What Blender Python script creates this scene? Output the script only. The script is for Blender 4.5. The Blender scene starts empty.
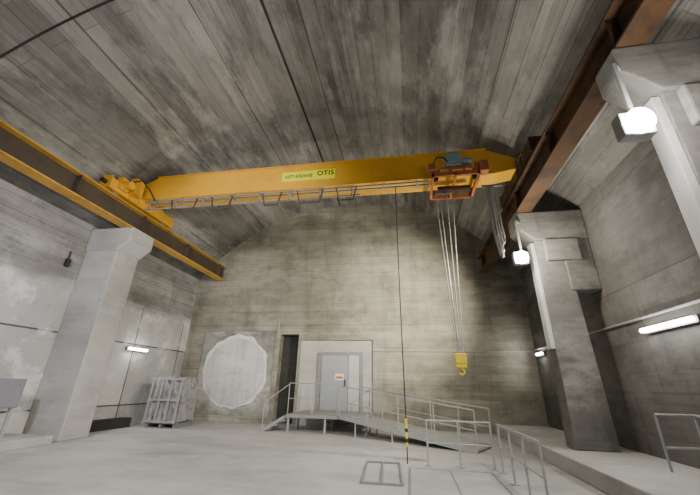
import bpy, bmesh, math, random
from mathutils import Vector, Matrix
random.seed(4)
C=bpy.context.scene.collection
# ------------------------------------------------------------------ materials
def new_mat(n):
    m=bpy.data.materials.new(n); m.use_nodes=True
    nt=m.node_tree; b=nt.nodes['Principled BSDF']; return m,nt,b
def N(nt,t,**k):
    n=nt.nodes.new(t)
    for a,v in k.items():
        if a in n.inputs: n.inputs[a].default_value=v
        else: setattr(n,a,v)
    return n
def ramp(nt,src,stops):
    r=nt.nodes.new('ShaderNodeValToRGB'); e=r.color_ramp.elements
    while len(e)<len(stops): e.new(0.5)
    for i,(p,c) in enumerate(stops):
        e[i].position=p; e[i].color=(c,c,c,1) if isinstance(c,(int,float)) else (*c,1)
    nt.links.new(src,r.inputs[0]); return r.outputs[0]
def mix(nt,mode,a,b,f=1.0):
    m=nt.nodes.new('ShaderNodeMix'); m.data_type='RGBA'; m.blend_type=mode
    for i,v in ((0,f),(6,a),(7,b)):
        if isinstance(v,bpy.types.NodeSocket): nt.links.new(v,m.inputs[i])
        else: m.inputs[i].default_value=v if i==0 else (*v,1)
    return m.outputs[2]
def brick(nt,co,w,h,c1,c2,mo,ms,off):
    bt=nt.nodes.new('ShaderNodeTexBrick'); nt.links.new(co,bt.inputs[0])
    for k,v in (('Scale',1),('Brick Width',w),('Row Height',h),('Mortar Size',ms),('Mortar Smooth',.4)): bt.inputs[k].default_value=v
    for k,v in (('Color1',c1),('Color2',c2),('Mortar',mo)): bt.inputs[k].default_value=(v,v,v,1)
    bt.offset=off; return bt.outputs[0]
def concrete(name,light,dark,board=(4.0,0.18),bs=0.5,panel=None,stain=0.5,white=0.3,rough=0.85,bump=0.3,seed=0.0,pl=0.35,pale=None,streak=.5,wcol=(.62,.61,.58),wsx=.55,sub=1.0,sstr=(.35,5),sts=(.7,1),drip=0,mo=.35):
    m,nt,b=new_mat(name); L=nt.links
    uv=nt.nodes.new('ShaderNodeUVMap'); uv.uv_map='UVMap'
    mp=N(nt,'ShaderNodeMapping'); mp.inputs['Location'].default_value=(seed,seed*.7,0); L.new(uv.outputs[0],mp.inputs[0])
    co=mp.outputs[0]
    def noise(scale,sx=1,sy=1,det=8.0,ro=.65,dx=0):
        mm=N(nt,'ShaderNodeMapping'); mm.inputs['Scale'].default_value=(sx,sy,1); mm.inputs['Location'].default_value=(dx,dx*.6,0); L.new(co,mm.inputs[0])
        n=N(nt,'ShaderNodeTexNoise',Scale=scale,Detail=det,Roughness=ro); L.new(mm.outputs[0],n.inputs[0]); return n.outputs[0]
    col=mix(nt,'MIX',dark,light,ramp(nt,noise(.3,.6,1,9,.6),[(0.36,0.0),(0.62,1.0)]))
    if board:
        col=mix(nt,'MULTIPLY',col,brick(nt,co,board[0],board[1],1.25,.64,mo,.012,.37),bs)
        m2=N(nt,'ShaderNodeMapping'); m2.inputs['Location'].default_value=(1.7,.31,0); L.new(co,m2.inputs[0])
        patch=ramp(nt,noise(.4,1,1,2,.5,7),[(.46,0.0),(.6,bs*sub)])
        col=mix(nt,'MULTIPLY',col,brick(nt,m2.outputs[0],board[0]*.7,board[1]*.43,1.2,.7,mo,.009,.41),patch)
    sf=ramp(nt,noise(.5,1,1,3,.5,19),[(.4,0.0),(.6,streak)])
    col=mix(nt,'MULTIPLY',col,ramp(nt,noise(1.3,sstr[0],sstr[1],6,.7,3),[(0.34,.5),(0.6,1.15)]),sf)
    if panel:
        col=mix(nt,'MULTIPLY',col,brick(nt,co,panel[0],panel[1],1.22,.76,.15,.022,0.3),pl)
    n3=noise(1.1,sts[0],sts[1],10,.72,11)
    col=mix(nt,'MULTIPLY',col,ramp(nt,n3,[(0.38,.4),(0.52,1.0)]),stain)
    if drip:
        col=mix(nt,'MULTIPLY',col,ramp(nt,noise(.9,1.6,.25,8,.7,23),[(0.36,.35),(0.5,1.0)]),drip)
    fw=ramp(nt,noise(.5,wsx,1,12,.72,31),[(0.52,0.0),(0.62,white)])
    col=mix(nt,'MIX',col,wcol,fw)
    if pale:
        sp=nt.nodes.new('ShaderNodeSeparateXYZ'); L.new(uv.outputs[0],sp.inputs[0])
        ad=N(nt,'ShaderNodeMath',operation='MULTIPLY_ADD'); L.new(noise(.8,.5,1,4,.6,5),ad.inputs[0]); ad.inputs[1].default_value=1.2; L.new(sp.outputs[1],ad.inputs[2])
        dv=N(nt,'ShaderNodeMath',operation='DIVIDE'); L.new(ad.outputs[0],dv.inputs[0]); dv.inputs[1].default_value=10
        fac=ramp(nt,dv.outputs[0],[((pale+.5)/10,1.0),((pale+.9)/10,0.0)])
        pc=mix(nt,'MULTIPLY',(.66,.66,.655),ramp(nt,noise(.7,1,.8,9,.7,44),[(.36,.5),(.54,1.0)]),.6)
        pc=mix(nt,'MULTIPLY',pc,brick(nt,co,2.6,2.1,1.12,.74,.15,.03,0),1.0)
        pc=mix(nt,'MIX',pc,(.85,.85,.84),ramp(nt,noise(.55,1,1,10,.7,61),[(.52,0.0),(.58,.7)]))
        col=mix(nt,'MIX',col,pc,fac)
    col=mix(nt,'MULTIPLY',col,ramp(nt,noise(28,1,1,4,.6),[(0.3,.8),(0.7,1.12)]),.4)
    L.new(col,b.inputs['Base Color']); b.inputs['Roughness'].default_value=rough
    bp=N(nt,'ShaderNodeBump',Strength=bump,Distance=0.02)
    L.new(n3,bp.inputs['Height']); L.new(bp.outputs[0],b.inputs['Normal'])
    return m
def paint(name,col,rough=0.5,metal=0.0,dirt=0.3,dcol=None,scale=2.0,bump=0.0):
    m,nt,b=new_mat(name); L=nt.links
    tc=nt.nodes.new('ShaderNodeTexCoord')
    n=N(nt,'ShaderNodeTexNoise',Scale=scale,Detail=8.0,Roughness=.65); L.new(tc.outputs['Object'],n.inputs[0])
    dc=dcol or tuple(c*.45 for c in col)
    c=mix(nt,'MIX',col,dc,ramp(nt,n.outputs[0],[(0.48,0.0),(0.68,dirt)]))
    L.new(c,b.inputs['Base Color']); b.inputs['Roughness'].default_value=rough; b.inputs['Metallic'].default_value=metal
    if bump:
        bp=N(nt,'ShaderNodeBump',Strength=bump,Distance=0.05); L.new(n.outputs[0],bp.inputs['Height']); L.new(bp.outputs[0],b.inputs['Normal'])
    return m
def emit(name,col,s):
    m,nt,b=new_mat(name)
    b.inputs['Base Color'].default_value=(*col,1); b.inputs['Emission Color'].default_value=(*col,1); b.inputs['Emission Strength'].default_value=s
    return m
M={}
M['vault']=concrete('board_formed_ceiling_concrete',(.33,.318,.295),(.18,.172,.157),(11,.42),.6,(40,2.5),.65,.5,seed=3,pl=.65,streak=.65,wsx=.35,sub=1.0,sstr=(.2,4.0),sts=(.5,1),mo=.32)
M['back']=concrete('back_wall_concrete',(.41,.39,.32),(.25,.235,.19),(7,.32),.42,(30,2.4),.5,.3,seed=8,pl=.25,wcol=(.56,.54,.47),sstr=(.4,3),drip=.4,mo=.42)
M['left']=concrete('side_wall_concrete',(.36,.355,.34),(.21,.205,.195),(9.0,.3),.5,(30,2.2),.5,.35,seed=17,pl=.3,pale=4.2)
M['right']=concrete('shaded_side_wall_concrete',(.17,.165,.155),(.085,.08,.075),(3.2,.6),.3,(3.2,2.2),.5,.12,seed=23,pl=.3,sub=.4,streak=.3,drip=.3)  # base colour darkened to put the shade of this side into the wall
M['floor']=concrete('floor_concrete',(.55,.55,.545),(.38,.38,.375),None,0,None,.3,.5,rough=.7,bump=.15,seed=41,streak=.15,wcol=(.62,.62,.62))
M['col']=concrete('column_concrete',(.54,.53,.51),(.38,.37,.355),None,0,None,.3,.4,seed=52,streak=.2)
M['colr']=concrete('shaded_column_concrete',(.29,.285,.27),(.15,.145,.135),None,0,None,.5,.35,seed=57,streak=.3,drip=.4)  # darker copy of the column concrete, shadow painted into its colour
M['plug']=concrete('pale_plug_concrete',(.72,.715,.69),(.58,.575,.55),None,0,(.36,30),.3,.6,seed=66,pl=.25,streak=.2,drip=.2,wcol=(.78,.78,.76))
M['rim']=concrete('plaster_rim_white',(.80,.80,.78),(.66,.66,.64),None,0,None,.2,.7,seed=71,streak=.1,wcol=(.85,.85,.84))
M['panel']=concrete('pale_panel_concrete',(.62,.61,.58),(.44,.43,.41),None,0,None,.3,.5,seed=71,streak=.2)
M['patch']=concrete('patched_panel_concrete',(.42,.41,.37),(.28,.27,.245),None,0,None,.5,.9,seed=77,streak=.3,drip=.3)
M['dark']=concrete('dark_joint_gap_shade',(.05,.048,.045),(.02,.02,.02),None,0,None,.3,.0,seed=5)
M['yel']=paint('crane_yellow_paint',(.82,.43,.03),.45,0,.45,(.50,.26,.04),1.2)
M['railyel']=paint('runway_yellow_paint',(.62,.34,.045),.55,0,.6,(.25,.14,.05),2)
M['web']=paint('runway_dark_steel',(.075,.058,.04),.7,0,.6,(.04,.03,.025),3)
M['rust_shade']=paint('rusty_brown_shaded_steel',(.085,.042,.017),.9,0.0,.95,(.016,.011,.008),1.4)  # rust on beam and drum; on the right carriage it paints shade
M['orange']=paint('hoist_red_brown_steel',(.42,.13,.04),.6,0,.7,(.12,.05,.03),4)
M['teal']=paint('motor_blue_grey_paint',(.24,.36,.40),.4,.1,.3)
M['black']=paint('black_rubber',(.02,.02,.022),.6)
M['green']=paint('green_print',(.08,.22,.04),.6)
M['steel']=paint('rope_steel',(.32,.32,.32),.45,.4)
M['galv']=paint('galvanised_steel',(.42,.43,.44),.5,.2,.4,(.27,.27,.27),6)
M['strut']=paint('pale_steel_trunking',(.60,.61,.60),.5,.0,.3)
M['grate']=paint('grating_grey',(.34,.34,.34),.6,.2,.4)
M['white']=paint('grey_white_cable',(.50,.50,.49),.5)
M['door']=paint('door_grey_paint',(.33,.35,.37),.5,.1,.25,(.25,.26,.26),3)
M['door2']=paint('door_pale_side_panel',(.50,.51,.51),.5,.1,.25)
M['frame']=paint('door_frame_grey',(.24,.25,.25),.5,.1)
M['sign']=paint('sign_yellow',(.95,.92,.03),.5,0,.1)
M['signw']=paint('sign_white',(.8,.8,.78),.5)
M['red']=paint('red_print',(.75,.08,.02),.5)
M['wrap']=paint('plastic_wrap',(.34,.33,.35),.12,0,.9,(.13,.12,.14),4,bump=.8)
M['crate']=paint('violet_grey_sheet',(.26,.25,.30),.6)
M['bulb']=emit('floodlight_glass',(1,.96,.88),250)
M['tube']=emit('fluorescent_tube',(1,.98,.9),30)
M['hyel']=paint('hook_yellow',(.85,.60,.02),.4,0,.2)
# ------------------------------------------------------------------ mesh helpers
class B:
    def __init__(s): s.bm=bmesh.new()
    def box(s,x0,x1,y0,y1,z0,z1,rot=None):
        r=bmesh.ops.create_cube(s.bm,size=1)
        c=Vector(((x0+x1)/2,(y0+y1)/2,(z0+z1)/2))
        for v in r['verts']:
            p=Vector((v.co.x*(x1-x0),v.co.y*(y1-y0),v.co.z*(z1-z0)))
            if rot: p=rot@p
            v.co=p+c
        return s
    def cyl(s,a,b,r,seg=12,r2=None):
        a=Vector(a);b=Vector(b);d=b-a
        q=d.to_track_quat('Z','Y').to_matrix().to_4x4()
        bmesh.ops.create_cone(s.bm,cap_ends=True,segments=seg,radius1=r,radius2=r if r2 is None else r2,depth=d.length,matrix=Matrix.Translation((a+b)/2)@q)
        return s
    def poly(s,pts,r,seg=8):
        for a,b in zip(pts,pts[1:]): s.cyl(a,b,r,seg)
        for p in pts[1:-1]:
            bmesh.ops.create_uvsphere(s.bm,u_segments=seg,v_segments=6,radius=r*1.02,matrix=Matrix.Translation(Vector(p)))
        return s
    def bar(s,a,b,w,h):
        a=Vector(a);b=Vector(b);d=b-a
        x=d.normalized(); up=Vector((0,0,1)) if abs(x.z)<.95 else Vector((0,1,0))
        yv=up.cross(x).normalized(); zv=x.cross(yv)
        mt=Matrix((x,yv,zv)).transposed()
        r=bmesh.ops.create_cube(s.bm,size=1)
        for v in r['verts']: v.co=mt@Vector((v.co.x*d.length,v.co.y*w,v.co.z*h))+(a+b)/2
        return s
    def prism(s,prof,axis,a0,a1):
        def P(p,t):
            if axis=='Y': return (p[0],t,p[1])
            if axis=='X': return (t,p[0],p[1])
            return (p[0],p[1],t)
        v0=[s.bm.verts.new(P(p,a0)) for p in prof]; v1=[s.bm.verts.new(P(p,a1)) for p in prof]
        s.bm.faces.new(v0); s.bm.faces.new(v1[::-1])
        n=len(prof)
        for i in range(n): s.bm.faces.new((v0[i],v1[i],v1[(i+1)%n],v0[(i+1)%n]))
        return s
    def split(s,name,mat,parent,bevel=0):
        """one object per connected piece"""
        bm=s.bm; left=set(bm.verts); out=[]
        while left:
            st=[next(iter(left))]; comp=set(st)
            while st:
                v=st.pop()
                for e in v.link_edges:
                    o=e.other_vert(v)
                    if o not in comp: comp.add(o); st.append(o)
            left-=comp
            nb=B(); mp={v:nb.bm.verts.new(v.co) for v in comp}
            for f in {f for v in comp for f in v.link_faces}: nb.bm.faces.new([mp[v] for v in f.verts])
            out.append(nb.obj(name,mat,parent,bevel))
        bm.free(); return out
    def obj(s,name,mat,parent=None,bevel=0,smooth=False,uv=True,label=None,loc=None):
        bm=s.bm
        bmesh.ops.recalc_face_normals(bm,faces=bm.faces)
        if uv:
            l=bm.loops.layers.uv.new('UVMap')
            for f in bm.faces:
                n=f.normal; ax=max(range(3),key=lambda i:abs(n[i]))
                for lp in f.loops:
                    c=lp.vert.co
                    lp[l].uv=(c.x,c.z) if ax==1 else ((c.y,c.z) if ax==0 else (c.x,c.y))
        off=Vector(loc) if loc else (Vector(parent['base']) if parent is not None and 'base' in parent else Vector((0,0,0)))
        for v in bm.verts: v.co-=off
        me=bpy.data.meshes.new(name); bm.to_mesh(me); bm.free()
        me.materials.append(M[mat] if isinstance(mat,str) else mat)
        if smooth:
            for p in me.polygons: p.use_smooth=True
        o=bpy.data.objects.new(name,me); C.objects.link(o)
        if loc: o.location=loc
        if parent is not None:
            o.parent=parent
            if loc: o.location=Vector(loc)-Vector(parent['base']); o['base']=tuple(loc)
            elif 'base' in parent: o['base']=tuple(parent['base'])
        if bevel:
            md=o.modifiers.new('bevel','BEVEL'); md.width=bevel; md.segments=2; md.limit_method='ANGLE'
        if label: o['label']=label
        return o
def top(o,label,cat,group=None,kind=None):
    o['label']=label; o['category']=cat
    if group: o['group']=group
    if kind: o['kind']=kind
    return o
def thing(name,base,label,cat,group=None):
    e=bpy.data.objects.new(name,None); e.empty_display_size=.2; e.location=base; e['base']=tuple(base); C.objects.link(e)
    return top(e,label,cat,group)
def struct(o): o['kind']='structure'; return o
def copy_thing(src,dloc,label=None):
    n=src.copy(); C.objects.link(n); n.location=src.location+Vector(dloc)
    if label: n['label']=label
    def rec(a,b):
        for ch in list(a.children):
            k=ch.copy(); k.parent=b; C.objects.link(k); rec(ch,k)
    rec(src,n)
    return n
# ------------------------------------------------------------------ room shell
XL,XR,YB,YF=-10.3,4.9,14.7,-4.0
ZS,RISE=6.3,3.8; XC=(XL+XR)/2; W=(XR-XL)/2; R=(W*W+RISE*RISE)/(2*RISE); ZC=ZS+RISE-R
struct(B().box(XL-.4,XR+.4,YF,YB+2,-.3,0).obj('floor','floor'))
struct(B().box(XL-.4,XL,YF,YB+.4,0,ZS).obj('wall_left','left'))
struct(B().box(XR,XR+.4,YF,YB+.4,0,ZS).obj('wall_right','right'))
bm=bmesh.new(); l=bm.loops.layers.uv.new('UVMap')
am=math.asin(W/R); NS=56; rows=[]
for j in (0,1):
    Rr=R+(.4 if j else 0)
    rows.append([[bm.verts.new((XC+Rr*math.sin(-am+2*am*i/NS),yy,ZC+Rr*math.cos(-am+2*am*i/NS))) for i in range(NS+1)] for yy in (YF,YB+.4)])
def quad(a,b,c,d,us):
    f=bm.faces.new((a,b,c,d))
    for lp,u in zip(f.loops,us): lp[l].uv=u
    f.smooth=True
for i in range(NS):
    s0=R*(2*am*i/NS)-R*am; s1=R*(2*am*(i+1)/NS)-R*am
    us=[(YF,s0),(YF,s1),(YB,s1),(YB,s0)]
    a=rows[0]; quad(a[0][i],a[0][i+1],a[1][i+1],a[1][i],us)
    a=rows[1]; quad(a[0][i+1],a[0][i],a[1][i],a[1][i+1],[us[1],us[0],us[3],us[2]])
me=bpy.data.meshes.new('ceiling'); bm.to_mesh(me); bm.free(); me.materials.append(M['vault'])
ceil=bpy.data.objects.new('ceiling',me); C.objects.link(ceil); struct(ceil)
def arcpt(x,dr=0):
    a=math.asin((x-XC)/R); return (XC+(R-dr)*math.sin(a),ZC+(R-dr)*math.cos(a))
x,z=arcpt(-3.15); struct(B().box(x-.03,x+.03,YF,YB,z-.02,z+.05).obj('trim_1','dark'))
b=B(); xs=[XL+.05+(W*1.1)*i/30 for i in range(31)]
for xa,xb in zip(xs,xs[1:]):
    pa=arcpt(xa);pb=arcpt(xb); b.bar((pa[0],3.8,pa[1]),(pb[0],3.8,pb[1]),.045,.025)
struct(b.obj('trim_2','dark'))
def backwall():
    b=B()
    xs=[XL,-9.45,-5.9,-5.68,-4.82,-4.72,-1.5,XR]
    holes=[(-9.45,-5.9,.25,3.75),(-5.68,-4.82,0,3.6),(-4.72,-1.5,.0,3.35)]
    zs=sorted({0,.25,3.35,3.6,3.75,ZS})
    for xa,xb in zip(xs,xs[1:]):
        for za,zb in zip(zs,zs[1:]):
            if any(h[0]-.01<=xa and xb<=h[1]+.01 and h[2]-.01<=za and zb<=h[3]+.01 for h in holes): continue
            b.box(xa,xb,YB,YB+.4,za,zb)
    n=40; prof=[]
    for i in range(n+1):
        a=-am+2*am*i/n; prof.append((XC+R*math.sin(a)*1.0,ZC+R*math.cos(a)+.05))
    prof+= [(XR,ZS),(XL,ZS)]
    b.prism(prof,'Y',YB,YB+.4)
    bmesh.ops.remove_doubles(b.bm,verts=b.bm.verts,dist=.0005)
    return b.obj('wall_back','back')
struct(backwall())
struct(B().box(-9.6,-5.8,YB+.06,YB+.36,.1,3.9).obj('wall_recess','patch'))
struct(B().box(-4.74,-1.48,YB+.1,YB+.36,0,3.4).obj('wall_door_surround','panel'))
struct(B().box(-5.8,-4.76,YB+.41,YB+1.6,0,3.7).obj('wall_niche','dark'))  # solid block, near-black colour paints the shade inside the gap
def rough_disc(b,c,r,y0,y1,amp,seg=90):
    rr=[r+random.uniform(-amp,amp) for _ in range(seg)]
    for _ in range(2): rr=[(rr[i-1]+rr[i]*2+rr[(i+1)%seg])/4 for i in range(seg)]
    prof=[(c[0]+rr[i]*math.cos(2*math.pi*i/seg),c[1]+rr[i]*math.sin(2*math.pi*i/seg)) for i in range(seg)]
    b.prism(prof,'Y',y0,y1)
b=B(); rough_disc(b,(-7.68,2.03),1.54,YB+.0,YB+.059,.10)
pg=top(b.obj('round_wall_plug','rim',loc=(-7.68,YB+.1,2.03)),'large pale round concrete plug with rough white plaster rim','wall plug')
pg['base']=(-7.68,YB+.1,2.03)
b=B(); rough_disc(b,(-7.68,2.03),1.40,YB-.04,YB+.0,.012)
b.obj('plug_face','plug',pg)
struct(B().box(3.0,XR,YF,YB,0,.3).obj('floor_plinth','floor',bevel=.02))
struct(B().box(XL,-8.9,YF,8.2,0,.2).obj('floor_step','floor',bevel=.02))
# ------------------------------------------------------------------ columns
b=B(); b.box(XL,-9.1,8.55,9.45,0,5.45)
b.prism([(XL,5.4),(-9.1,5.4),(-8.72,5.7),(-8.72,6.18),(XL,6.18)],'Y',8.5,9.5)
top(b.obj('concrete_column','col',bevel=.03),'pale square concrete column with a corbel under the yellow runway beam','column')
def right_column(y0,y1,lab,lab2):
    b=B()
    v=[]
    for z,xa,xb in ((.3,3.52,4.42),(5.4,3.56,4.3)):
        v.append([b.bm.verts.new(p) for p in ((xa,y0,z),(xb,y0,z),(xb,y1,z),(xa,y1,z))])
    b.bm.faces.new(v[0][::-1]); b.bm.faces.new(v[1])
    for i in range(4): b.bm.faces.new((v[0][i],v[0][(i+1)%4],v[1][(i+1)%4],v[1][i]))
    b.prism([(XR,5.3),(3.56,5.3),(3.15,5.7),(3.15,6.18),(XR,6.18)],'Y',y0-.08,y1+.12)
    b.box(3.75,4.6,y0-.12,y1+.1,4.7,5.32); b.box(4.2,XR,y0-.04,y1+.2,3.9,5.32)
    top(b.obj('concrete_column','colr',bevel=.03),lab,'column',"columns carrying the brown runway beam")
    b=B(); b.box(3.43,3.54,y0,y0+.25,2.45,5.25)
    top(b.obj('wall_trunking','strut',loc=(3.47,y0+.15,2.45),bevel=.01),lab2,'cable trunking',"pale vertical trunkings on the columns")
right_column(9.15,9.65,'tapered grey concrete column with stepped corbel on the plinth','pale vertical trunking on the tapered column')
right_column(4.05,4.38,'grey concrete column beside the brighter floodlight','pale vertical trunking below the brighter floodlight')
# ------------------------------------------------------------------ runway beams
def runway(xc,y0,y1,mf,mw,lab):
    t=thing('crane_runway_beam',(xc,y0,6.18),lab,'crane rail')
    B().box(xc-.2,xc+.2,y0,y1,6.18,6.22).box(xc-.2,xc+.2,y0,y1,6.82,6.86).split('flange',mf,t)
    b=B().box(xc-.012,xc+.012,y0,y1,6.22,6.82)
    y=y0+.5
    while y<y1: b.box(xc-.18,xc+.18,y-.008,y+.008,6.22,6.82); y+=2.5
    b.obj('web',mw,t)
    B().box(xc-.03,xc+.03,y0,y1,6.86,6.93).obj('rail','steel',t)
    return t
runway(-9.0,YF,YB-.12,'railyel','web','long yellow painted steel I-beam runway on corbels')
runway(3.4,YF,YB-.12,'rust_shade','rust_shade','long rusty brown steel I-beam runway on corbels')
# ------------------------------------------------------------------ crane
YG0,YG1=8.5,9.1
cr=thing('overhead_crane',(-2.8,8.8,6.93),'yellow single girder overhead travelling crane spanning the concrete hall','overhead crane')
b=B(); b.prism([(-9.0,7.3),(-9.15,7.62),(-8.3,8.02),(2.5,8.02),(3.3,7.62),(3.3,7.3),(2.6,7.18),(-8.2,7.18)],'Y',YG0,YG1)
b.box(-8.3,2.5,YG0-.05,YG1+.05,8.02,8.05); b.box(-8.2,2.6,YG0-.05,YG1+.05,7.15,7.18)
gird=b.obj('girder','yel',cr,bevel=.008)
sp=B().box(-3.75,-2.02,YG0-.02,YG0-.001,7.45,7.80).obj('sign_plate','sign',gird)
def text(s,loc,size,mat,parent,name,off=0,sp_=1.0):
    cu=bpy.data.curves.new(name,'FONT'); cu.body=s; cu.size=size; cu.align_x='CENTER'; cu.align_y='CENTER'; cu.extrude=.002; cu.offset=off; cu.space_character=sp_
    o=bpy.data.objects.new(name,cu); C.objects.link(o); cu.materials.append(M[mat])
    dg=bpy.context.evaluated_depsgraph_get(); me=bpy.data.meshes.new_from_object(o.evaluated_get(dg))
    bpy.data.objects.remove(o); o=bpy.data.objects.new(name,me); C.objects.link(o)
    o.rotation_euler=(math.pi/2,0,0); o.parent=parent; o.location=Vector(loc)-Vector(parent['base'])
    return o
text('HST-KRANE',(-3.20,YG0-.024,7.61),.17,'green',sp,'lettering',.004)
text('OTIS',(-2.33,YG0-.024,7.66),.24,'black',sp,'lettering',.005,1.08)
def carriage(xc,side,mat):
    b=B(); b.box(xc-.17,xc+.17,7.35,10.25,7.0,7.36)
    b.prism([(xc-.2,7.36),(xc+.2,7.36),(xc+.2,7.4),(xc-.2,7.4)],'Y',7.9,9.7)
    for y in (7.35,10.25): b.box(xc-.2,xc+.2,y-.02,y+.02,6.98,7.42)
    for y in (8.1,8.45,9.15,9.5): b.box(xc-.19,xc+.19,y-.01,y+.01,7.0,7.5)
    ec=b.obj('end_carriage',mat,cr,bevel=.01)
    for y in (7.7,9.9): B().cyl((xc-.07,y,7.08),(xc+.07,y,7.08),.15,24).obj('wheel','steel',ec)
    for y,d in ((7.35,-.16),(10.25,.16)): B().cyl((xc,y,7.18),(xc,y+d,7.18),.07,16).obj('buffer','black',ec)
    if side:
        B().cyl((xc+.17,7.75,7.25),(xc+.55,7.75,7.25),.13,20).box(xc+.1,xc+.3,7.6,7.9,7.1,7.5).obj('drive_motor','yel',ec)
        B().box(xc+.17,xc+.42,8.0,8.35,7.15,7.7).obj('drive_bracket','yel',ec)
        B().poly([(xc+.4,7.8,7.4),(xc+.6,8.0,7.6),(xc+.7,8.3,7.4),(xc+.9,8.4,7.05)],.02,6).obj('drive_cable','black',ec)
    return ec
carriage(-9.0,True,'yel'); carriage(3.4,False,'rust_shade')  # right carriage coloured dark brown to paint the crane end fading into shade
b=B() 
for yy,zz in ((8.25,6.92),(8.42,6.92),(8.25,6.64)): b.bar((-8.3,yy,zz),(-1.2 if zz<6.9 else .8,yy,zz),.03,.04)
for i in range(10):
    x=-8.1+i*.95
    b.bar((x,8.2,6.92),(x,8.55,6.92),.05,.03); b.bar((x,8.5,6.92),(x,8.5,7.17),.03,.03)
    if x<-1: b.bar((x,8.25,6.92),(x,8.25,6.62),.03,.03)
b.obj('cable_track','frame',cr)
def hang(b,x0,x1):
    b.bar((x0,8.22,6.9),(x0+.09,8.22,6.48),.03,.04); b.bar((x1,8.22,6.9),(x1-.09,8.22,6.48),.03,.04); b.bar((x0+.09,8.22,6.48),(x1-.09,8.22,6.48),.03,.04)
    return b
for x0,x1 in ((-7.3,-6.4),(-5.9,-5.2),(-4.2,-3.6),(-3.1,-2.3),(-1.9,-1.3)):
    hang(B(),x0,x1).obj('cable_hanger','web',cr)
# trolley
b=B(); b.box(.85,2.15,8.05,8.1,6.93,7.06); b.box(.85,2.15,9.3,9.35,6.93,7.06)
b.box(.85,.92,8.05,9.35,6.93,7.03); b.box(2.08,2.15,8.05,9.35,6.93,7.03); b.box(1.45,1.52,8.05,9.35,6.93,7.0)
b.box(.9,.98,8.08,8.16,7.0,7.35); b.box(2.03,2.11,8.08,8.16,7.0,7.35); b.box(1.1,1.95,8.05,8.3,7.14,7.22)
b.box(1.35,1.40,8.03,8.07,6.95,7.3); b.box(1.7,1.75,8.03,8.07,6.95,7.3)
b.bar((.95,8.1,7.05),(1.35,8.1,7.3),.04,.04); b.bar((2.05,8.1,7.05),(1.75,8.1,7.3),.04,.04)
tr=b.obj('trolley','orange',cr,bevel=.005,label='rusty orange red hoist trolley frame')
B().cyl((1.05,8.7,6.88),(1.95,8.7,6.88),.1,28).obj('rope_drum','rust_shade',tr)
b=B().box(1.26,1.68,8.0,8.3,7.24,7.66); b.cyl((1.68,8.15,7.42),(1.98,8.15,7.42),.1,20); b.box(1.35,1.55,7.96,8.0,7.3,7.5)
b.obj('motor','teal',tr,bevel=.02)
B().box(.78,.96,7.98,8.2,7.12,7.32).box(2.15,2.38,8.05,8.3,7.02,7.36).split('control_box','orange',tr,bevel=.01)
B().poly([(.9,8.0,7.3),(1.02,7.96,7.5),(1.2,7.98,7.48),(1.3,8.0,7.35)],.02,6).obj('hose','black',tr)
b=B()
for x in (.98,2.08):
    for y in (8.42,9.18): b.cyl((x,y-.05,7.1),(x,y+.05,7.1),.09,16)
b.split('wheel','black',tr)
hx=1.22
for dx,dy,ex in ((-.2,0,-.06),(-.07,.1,-.02),(.12,0,.03),(.3,.1,.08)):
    B().cyl((hx-.05+dx,8.7+dy,6.85),(hx+ex,8.75+dy*.3,2.26),.014,6).obj('hoist_rope','steel',tr)
b=B(); b.cyl((hx,8.69,2.18),(hx,8.83,2.18),.11,24); b.box(hx-.13,hx+.13,8.66,8.7,2.06,2.28); b.box(hx-.13,hx+.13,8.82,8.86,2.06,2.28); b.box(hx-.12,hx+.12,8.69,8.83,1.96,2.1)
hb=b.obj('hook_block','hyel',tr,bevel=.01)
pts=[(hx,8.76,1.98),(hx,8.76,1.93)]
for k in range(0,10):
    a=math.radians(90-k*28); pts.append((hx+.06*math.cos(a),8.76,1.87+.06*math.sin(a)))
B().poly(pts,.024,8).obj('hook','hyel',hb)
rl=random.Random(9)
for i in range(6):
    x0=2.30+i*.035; zb=4.45+.25*rl.random()+.12*i; w=.05+.05*rl.random(); yo=8.35+.02*i
    pts=[]
    for k in range(15):
        t=k/14; s=math.sin(math.pi*t)
        pts.append((x0+.05+ (t-.5)*2*w*(.6+.6*s)+.08*s**3+rl.uniform(-.008,.008), yo, 6.7-(6.7-zb)*s**.55))
    B().poly(pts,.014,6).obj('looped_cable','white' if i%2 else 'steel',cr)
B().bar((2.2,8.4,6.72),(2.75,8.4,6.72),.04,.05).obj('cable_rail','frame',cr)
pc=thing('pendant_control',(-.13,8.4,.3),'black cable hanging from the crane with yellow striped hand control','crane control')
B().poly([(-.17,8.4,6.9),(-.17,8.4,5),(-.15,8.4,2.5),(-.13,8.4,.86)],.014,8).obj('cable','black',pc)
B().box(-.155,-.105,8.375,8.425,.32,.86).obj('handset','hyel',pc,bevel=.012)
b=B()
for z in (.4,.6): b.box(-.16,-.10,8.37,8.43,z,z+.07)
b.split('stripe','black',pc)
B().cyl((-.13,8.4,.32),(-.13,8.4,.0),.012,8).obj('cable_tail','black',pc)
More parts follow.
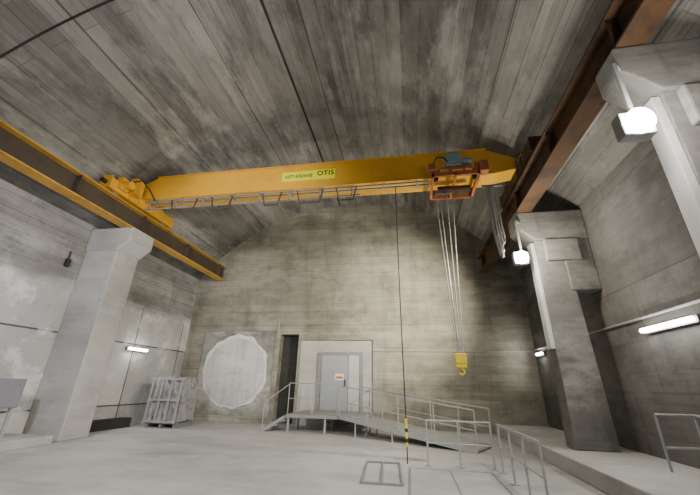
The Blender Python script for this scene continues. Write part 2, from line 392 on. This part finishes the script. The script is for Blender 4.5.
# ------------------------------------------------------------------ luminaires
fl=thing('floodlight',(3.04,8.86,4.73),'bright floodlight fixed to the tapered column below the corbel','floodlight',"floodlights on the columns")
B().box(2.86,3.22,8.84,9.02,4.56,4.9).obj('housing','frame',fl,bevel=.02)
B().cyl((3.04,8.84,4.73),(3.04,8.78,4.72),.16,28).obj('lens','bulb',fl)
B().bar((3.1,8.94,4.9),(3.1,8.94,5.85),.05,.03).bar((3.1,8.94,5.85),(3.24,9.068,5.85),.05,.03).obj('bracket','frame',fl)
copy_thing(fl,(-.12,-5.1,-.14),'brighter floodlight hanging under the concrete corbel')
def light(name,typ,loc,power,col,size=.15,rot=None,spot=None,blend=.6):
    d=bpy.data.lights.new(name,typ); d.energy=power; d.color=col
    if typ in('POINT','SPOT'): d.shadow_soft_size=size
    if spot: d.spot_size=math.radians(spot); d.spot_blend=blend
    if typ=='AREA': d.shape='RECTANGLE'; d.size=size[0]; d.size_y=size[1]
    o=bpy.data.objects.new(name,d); o.location=loc
    if rot: o.rotation_euler=Vector(rot).to_track_quat('-Z','Y').to_euler()
    C.objects.link(o); return o
WARM=(1,.92,.72)
light('floodlight_lamp','SPOT',(2.75,8.6,4.73),1300,WARM,.12,rot=(-1,.5,-.2),spot=140,blend=.9)
light('floodlight_lamp','SPOT',(2.75,8.75,4.73),3200,WARM,.12,rot=(-3.2,5.9,.0),spot=70,blend=1)
light('floodlight_lamp','SPOT',(2.65,3.5,4.6),1300,(1,.95,.87),.12,rot=(-1,.4,-.45),spot=125,blend=.9)
light('floodlight_lamp','POINT',(2.9,3.45,4.6),85,(1,.95,.85),.1)
light('floodlight_lamp','POINT',(3.0,8.55,4.7),130,WARM,.1)
light('fill_lamp','POINT',(-7.5,-2.0,4.5),110,(1,.97,.93),.6)  # added fill lights without fixtures, out of view behind and beside the camera
light('fill_lamp','SPOT',(-5.0,-1.0,6.0),2800,(1,.96,.88),.5,rot=(0,15,-.1),spot=48,blend=.9)
light('fill_lamp','SPOT',(-4.5,0,6.5),1900,(1,.98,.96),.5,rot=(.6,8,-7.5),spot=70,blend=.8)
light('fill_lamp','SPOT',(-5.5,1,4.5),1400,(.97,.98,1),.4,rot=(-4,8,-1.5),spot=70,blend=.9)
light('fill_lamp','SPOT',(-1.5,-.5,3.2),900,(1,.98,.96),.4,rot=(-4.2,5,6),spot=80,blend=1)  # added fill aimed up to brighten the vault
def tube(name,a,b,sgn,lab,pw=45):
    t=thing(name,a,lab,'wall light')
    x=a[0]; 
    B().box(x-.03,x+.05 if sgn<0 else x+.03,a[1],b[1],a[2]-.06,a[2]+.06).obj('housing','frame',t)
    B().cyl((x-sgn*.08,a[1]+.05,a[2]),(x-sgn*.08,b[1]-.05,a[2]),.045,14).obj('lamp_tube','tube',t)
    light('tube_lamp','AREA',(x-sgn*.2,(a[1]+b[1])/2,a[2]),pw,(1,.97,.88),(.1,1.2),rot=(-sgn,0,0))
tube('wall_light',(XR-.06,6.5,2.68),(XR-.06,7.95,2.68),1,'lit fluorescent tube on the dark side wall')
tube('wall_light',(XL+.06,11.2,2.62),(XL+.06,12.2,2.62),-1,'lit fluorescent tube on the pale stained wall')
tube('wall_light',(XR-.06,13.6,2.75),(XR-.06,14.2,2.75),1,'small lit wall lamp near the hall corner',20)
top(B().poly([(-1.5,YB-.03,2.9),(XR-.08,YB-.03,2.9)],.028).obj('conduit_pipe','galv'),'thin horizontal conduit along the end wall','conduit')
top(B().poly([(XR-.04,YB-.15,2.95),(XR-.04,10.2,2.95),(XR-.04,3.0,2.95)],.026).obj('conduit_pipe','galv'),'thin conduit along the dark side wall','conduit')
top(B().poly([(-5.79,YB-.03,3.6),(-5.79,YB-.03,4.3)],.028).obj('conduit_pipe','galv'),'short vertical pipe stub above the dark niche','conduit')
# ------------------------------------------------------------------ door
dr=bpy.data.objects.new('door_1',None); dr.location=(-2.85,YB,.56); dr['base']=(-2.85,YB,.56); dr['kind']='structure'; C.objects.link(dr)
x0,x1,z0,z1=-3.85,-1.95,.56,2.85
B().box(x0,x0+.12,YB-.02,YB+.1,z0,z1).box(x1-.12,x1,YB-.02,YB+.1,z0,z1).box(x0+.12,x1-.12,YB-.02,YB+.1,z1-.12,z1).obj('door_frame','frame',dr)
xm=-2.55
a=B().box(x0+.13,xm-.01,YB+.0,YB+.06,z0,z1-.13).obj('door_leaf','door',dr,bevel=.005)
B().box(xm+.01,x1-.13,YB+.0,YB+.06,z0,z1-.13).obj('side_panel','door2',dr,bevel=.005,label='paler narrow door side panel')
B().box(xm-.14,xm-.1,YB-.06,YB,1.5,1.75).obj('handle','black',a)
B().box(-3.10,-2.74,YB-.012,YB-.002,1.72,1.97).obj('door_sign','signw',a)
B().box(-3.06,-2.78,YB-.016,YB-.013,1.78,1.87).obj('door_sign_print','red',a)
# ------------------------------------------------------------------ platform, steps and ramp
pf=thing('access_platform',(-2.8,13.5,0),'raised steel landing with railings and a ramp before the door','platform')
B().box(-4.3,-1.4,12.3,YB-.05,.46,.56).obj('deck','grate',pf)
b=B()
for x in (-4.2,-2.9,-1.5):
    for y in (12.35,13.5): b.box(x-.03,x+.03,y-.03,y+.03,0,.46)
b.split('leg','galv',pf)
def railing(parent,p0,p1,n,h,mat='galv',mid=(.5,),r=.016,name='railing'):
    p0=Vector(p0);p1=Vector(p1); b=B()
    for i in range(n+1):
        q=p0.lerp(p1,i/n); b.cyl(q,q+Vector((0,0,h)),r,8)
    b.cyl(p0+Vector((0,0,h)),p1+Vector((0,0,h)),r,8)
    for m in mid: b.cyl(p0+Vector((0,0,h*m)),p1+Vector((0,0,h*m)),r*.8,8)
    return b.obj(name,mat,parent)
railing(pf,(-4.25,12.35,.56),(-2.5,12.35,.56),2,1.0)
railing(pf,(-4.25,13.4,.56),(-4.25,14.5,.56),1,1.0)
railing(pf,(-1.45,13.6,.56),(-1.45,14.5,.56),1,1.0)
b=B()
for i in range(3): b.box(-4.35-.26*(i+1),-4.35-.26*i,12.4,13.3,.36-.16*i,.4-.16*i)
b.split('tread','grate',pf)
B().bar((-5.15,12.4,.0),(-4.35,12.4,.48),.04,.1).bar((-5.15,13.3,.0),(-4.35,13.3,.48),.04,.1).split('stringer','galv',pf)
B().cyl((-5.15,12.4,0),(-5.15,12.4,.9),.016,8).cyl((-5.15,12.4,.9),(-4.28,12.4,1.52),.016,8).obj('handrail','galv',pf)
A0=Vector((-2.4,12.25,.54));A1=Vector((1.6,10.1,.03)); dv=(A1-A0); side=Vector((-dv.y,dv.x,0)).normalized()*1.25
if side.y<0: side=-side
b=B(); bm=b.bm
vs=[A0,A1,A1+side,A0+side]
v0=[bm.verts.new(v) for v in vs]; v1=[bm.verts.new(v+Vector((0,0,.05))) for v in vs]
bm.faces.new(v0[::-1]); bm.faces.new(v1)
for i in range(4): bm.faces.new((v0[i],v0[(i+1)%4],v1[(i+1)%4],v1[i]))
b.obj('ramp_deck','grate',pf)
B().bar(A0,A1,.04,.12).bar(A0+side,A1+side,.04,.12).split('ramp_stringer','galv',pf)
b=B()
for t in (.15,.45,.7):
    q=A0.lerp(A1,t); b.cyl((q.x,q.y,0),q,.022,8); q2=q+side; b.cyl((q2.x,q2.y,0),q2,.022,8)
b.split('leg','galv',pf)
railing(pf,A0,A1,4,.95); railing(pf,A0+side,A1+side,5,.95)
def guard(p0,p1,n,lab,h=.85):
    t=thing('guard_railing',p0,lab,'railing',"guard railings round the floor hatch")
    railing(t,p0,p1,n,h,name='rail_frame',r=.018)
    b=B(); p0=Vector(p0);p1=Vector(p1)
    for i in range(n+1):
        q=p0.lerp(p1,i/n); b.box(q.x-.06,q.x+.06,q.y-.06,q.y+.06,0,.015)
    b.split('foot_plate','galv',t)
guard((1.7,8.0,0),(1.7,5.6,0),3,'galvanised guard rail running beside the floor hatch')
guard((.3,8.3,0),(1.6,8.25,0),2,'galvanised guard rail closing the far side of the hatch')
hf=thing('floor_hatch',(.3,7,0),'flat steel edged concrete hatch cover set in the floor','hatch')
B().box(-.1,1.5,5.9,5.94,0,.012).box(-.1,1.5,7.96,8.0,0,.012).box(-.1,-.06,5.94,7.96,0,.012).box(1.46,1.5,5.94,7.96,0,.012).box(.68,.71,5.94,7.96,0,.012).obj('hatch_frame','frame',hf)
B().box(-.06,1.46,5.94,7.96,0,.008).obj('cover','floor',hf)
ld=thing('folded_barrier',(-.4,7.4,0),'thin metal barrier frame lying flat on the floor','barrier')
b=B()
for x in (-.88,-.55,-.20): b.bar((x,6.6,.02),(x-.1,8.3,.02),.03,.03)
for y in (6.6,8.3): b.bar((-.90-(y-6.6)*.06,y,.02),(-.18-(y-6.6)*.06,y,.02),.03,.03)
b.obj('bar','frame',ld)
rk=thing('metal_rack_frame',(4.5,7.2,.3),'light tubular metal frame standing against the side wall','rack')
b=B()
for x in (4.2,4.8): b.cyl((x,7.3,.3),(x,7.3,1.15),.022,8)
for z in (.65,1.15): b.cyl((4.2,7.3,z),(4.8,7.3,z),.022,8)
for z in (.65,1.15): b.cyl((4.8,7.3,z),(4.8,5.6,z),.022,8)
b.cyl((4.8,5.6,.3),(4.8,5.6,1.15),.022,8)
b.obj('tube_frame','galv',rk)
# wrapped machine
wm=thing('wrapped_machine',(-8.8,12.5,0),'plastic wrapped equipment cabinet on a pallet by the stained wall','wrapped equipment')
b=B(); bm=b.bm
bmesh.ops.create_cube(bm,size=1)
bmesh.ops.subdivide_edges(bm,edges=bm.edges,cuts=9,use_grid_fill=True)
for v in bm.verts:
    z=v.co.z+.5; k=1-.10*z; wv=.03*math.sin(v.co.x*23+z*4)+.02*math.sin(z*9+v.co.y*9)
    v.co=Vector((-8.78+v.co.x*1.22*k+random.uniform(-.02,.02)+wv*.6,12.5+v.co.y*.95*k+random.uniform(-.02,.02)-wv,.2+z*1.46+random.uniform(-.03,.03)))
b.obj('wrapping','wrap',wm)
b=B()
for x in (-9.4,-8.85,-8.3): b.box(x,x+.1,12.0,13.0,0,.12)
b.box(-9.42,-8.18,12.0,13.0,.12,.16)
b.obj('pallet','frame',wm)
b=B()
for x in (-9.38,-8.98,-8.6,-8.22): b.bar((x,11.89,.16),(x+.02,11.92,1.62),.05,.05)
for z in (.2,.9,1.6): b.box(-9.4,-8.18,11.88,11.93,z-.03,z+.03)
b.obj('frame','galv',wm)
cb=thing('sheet_metal_cabinet',(-9.7,7.1,.2),'violet grey sheet metal box standing on the step','cabinet')
B().box(-10.2,-9.42,6.9,7.5,.85,1.5).obj('body','crate',cb,bevel=.02)
b=B()
for x in (-10.1,-9.52):
    for y in (6.97,7.43): b.box(x-.03,x+.03,y-.03,y+.03,.2,.85)
b.split('leg','galv',cb)
top(B().box(XL+.02,-9.9,10.2,11.9,0,.3).obj('low_channel_box','dark',loc=(-10.1,11,0)),'dark low channel at the foot of the pale wall','channel')
top(B().box(XL+.01,XL+.12,8.0,8.12,4.7,4.95).bar((XL+.05,8.06,4.9),(XL+.05,8.06,5.2),.04,.04).obj('junction_box','black',loc=(XL+.1,8,4.8),bevel=.02),'small dark box fixed on the wall beside the pale column','junction box')
# ------------------------------------------------------------------ world + camera
w=bpy.data.worlds.new('w'); bpy.context.scene.world=w; w.use_nodes=True
w.node_tree.nodes['Background'].inputs[0].default_value=(.9,.92,1,1); w.node_tree.nodes['Background'].inputs[1].default_value=.04
F=333;p=math.radians(22.6);y=math.radians(10);ro=math.radians(1.3)
f=Vector((-math.sin(y)*math.cos(p),math.cos(y)*math.cos(p),math.sin(p)))
r0=Vector((math.cos(y),math.sin(y),0));u0=r0.cross(f)
r=math.cos(ro)*r0+math.sin(ro)*u0;u=-math.sin(ro)*r0+math.cos(ro)*u0
cam=bpy.data.cameras.new('camera'); cam.sensor_width=36; cam.lens=F/700*36; cam.clip_start=.05
co=bpy.data.objects.new('camera',cam); C.objects.link(co)
m=Matrix((r,u,-f)).transposed().to_4x4(); m.translation=(0,0,1.5); co.matrix_world=m
bpy.context.scene.camera=co
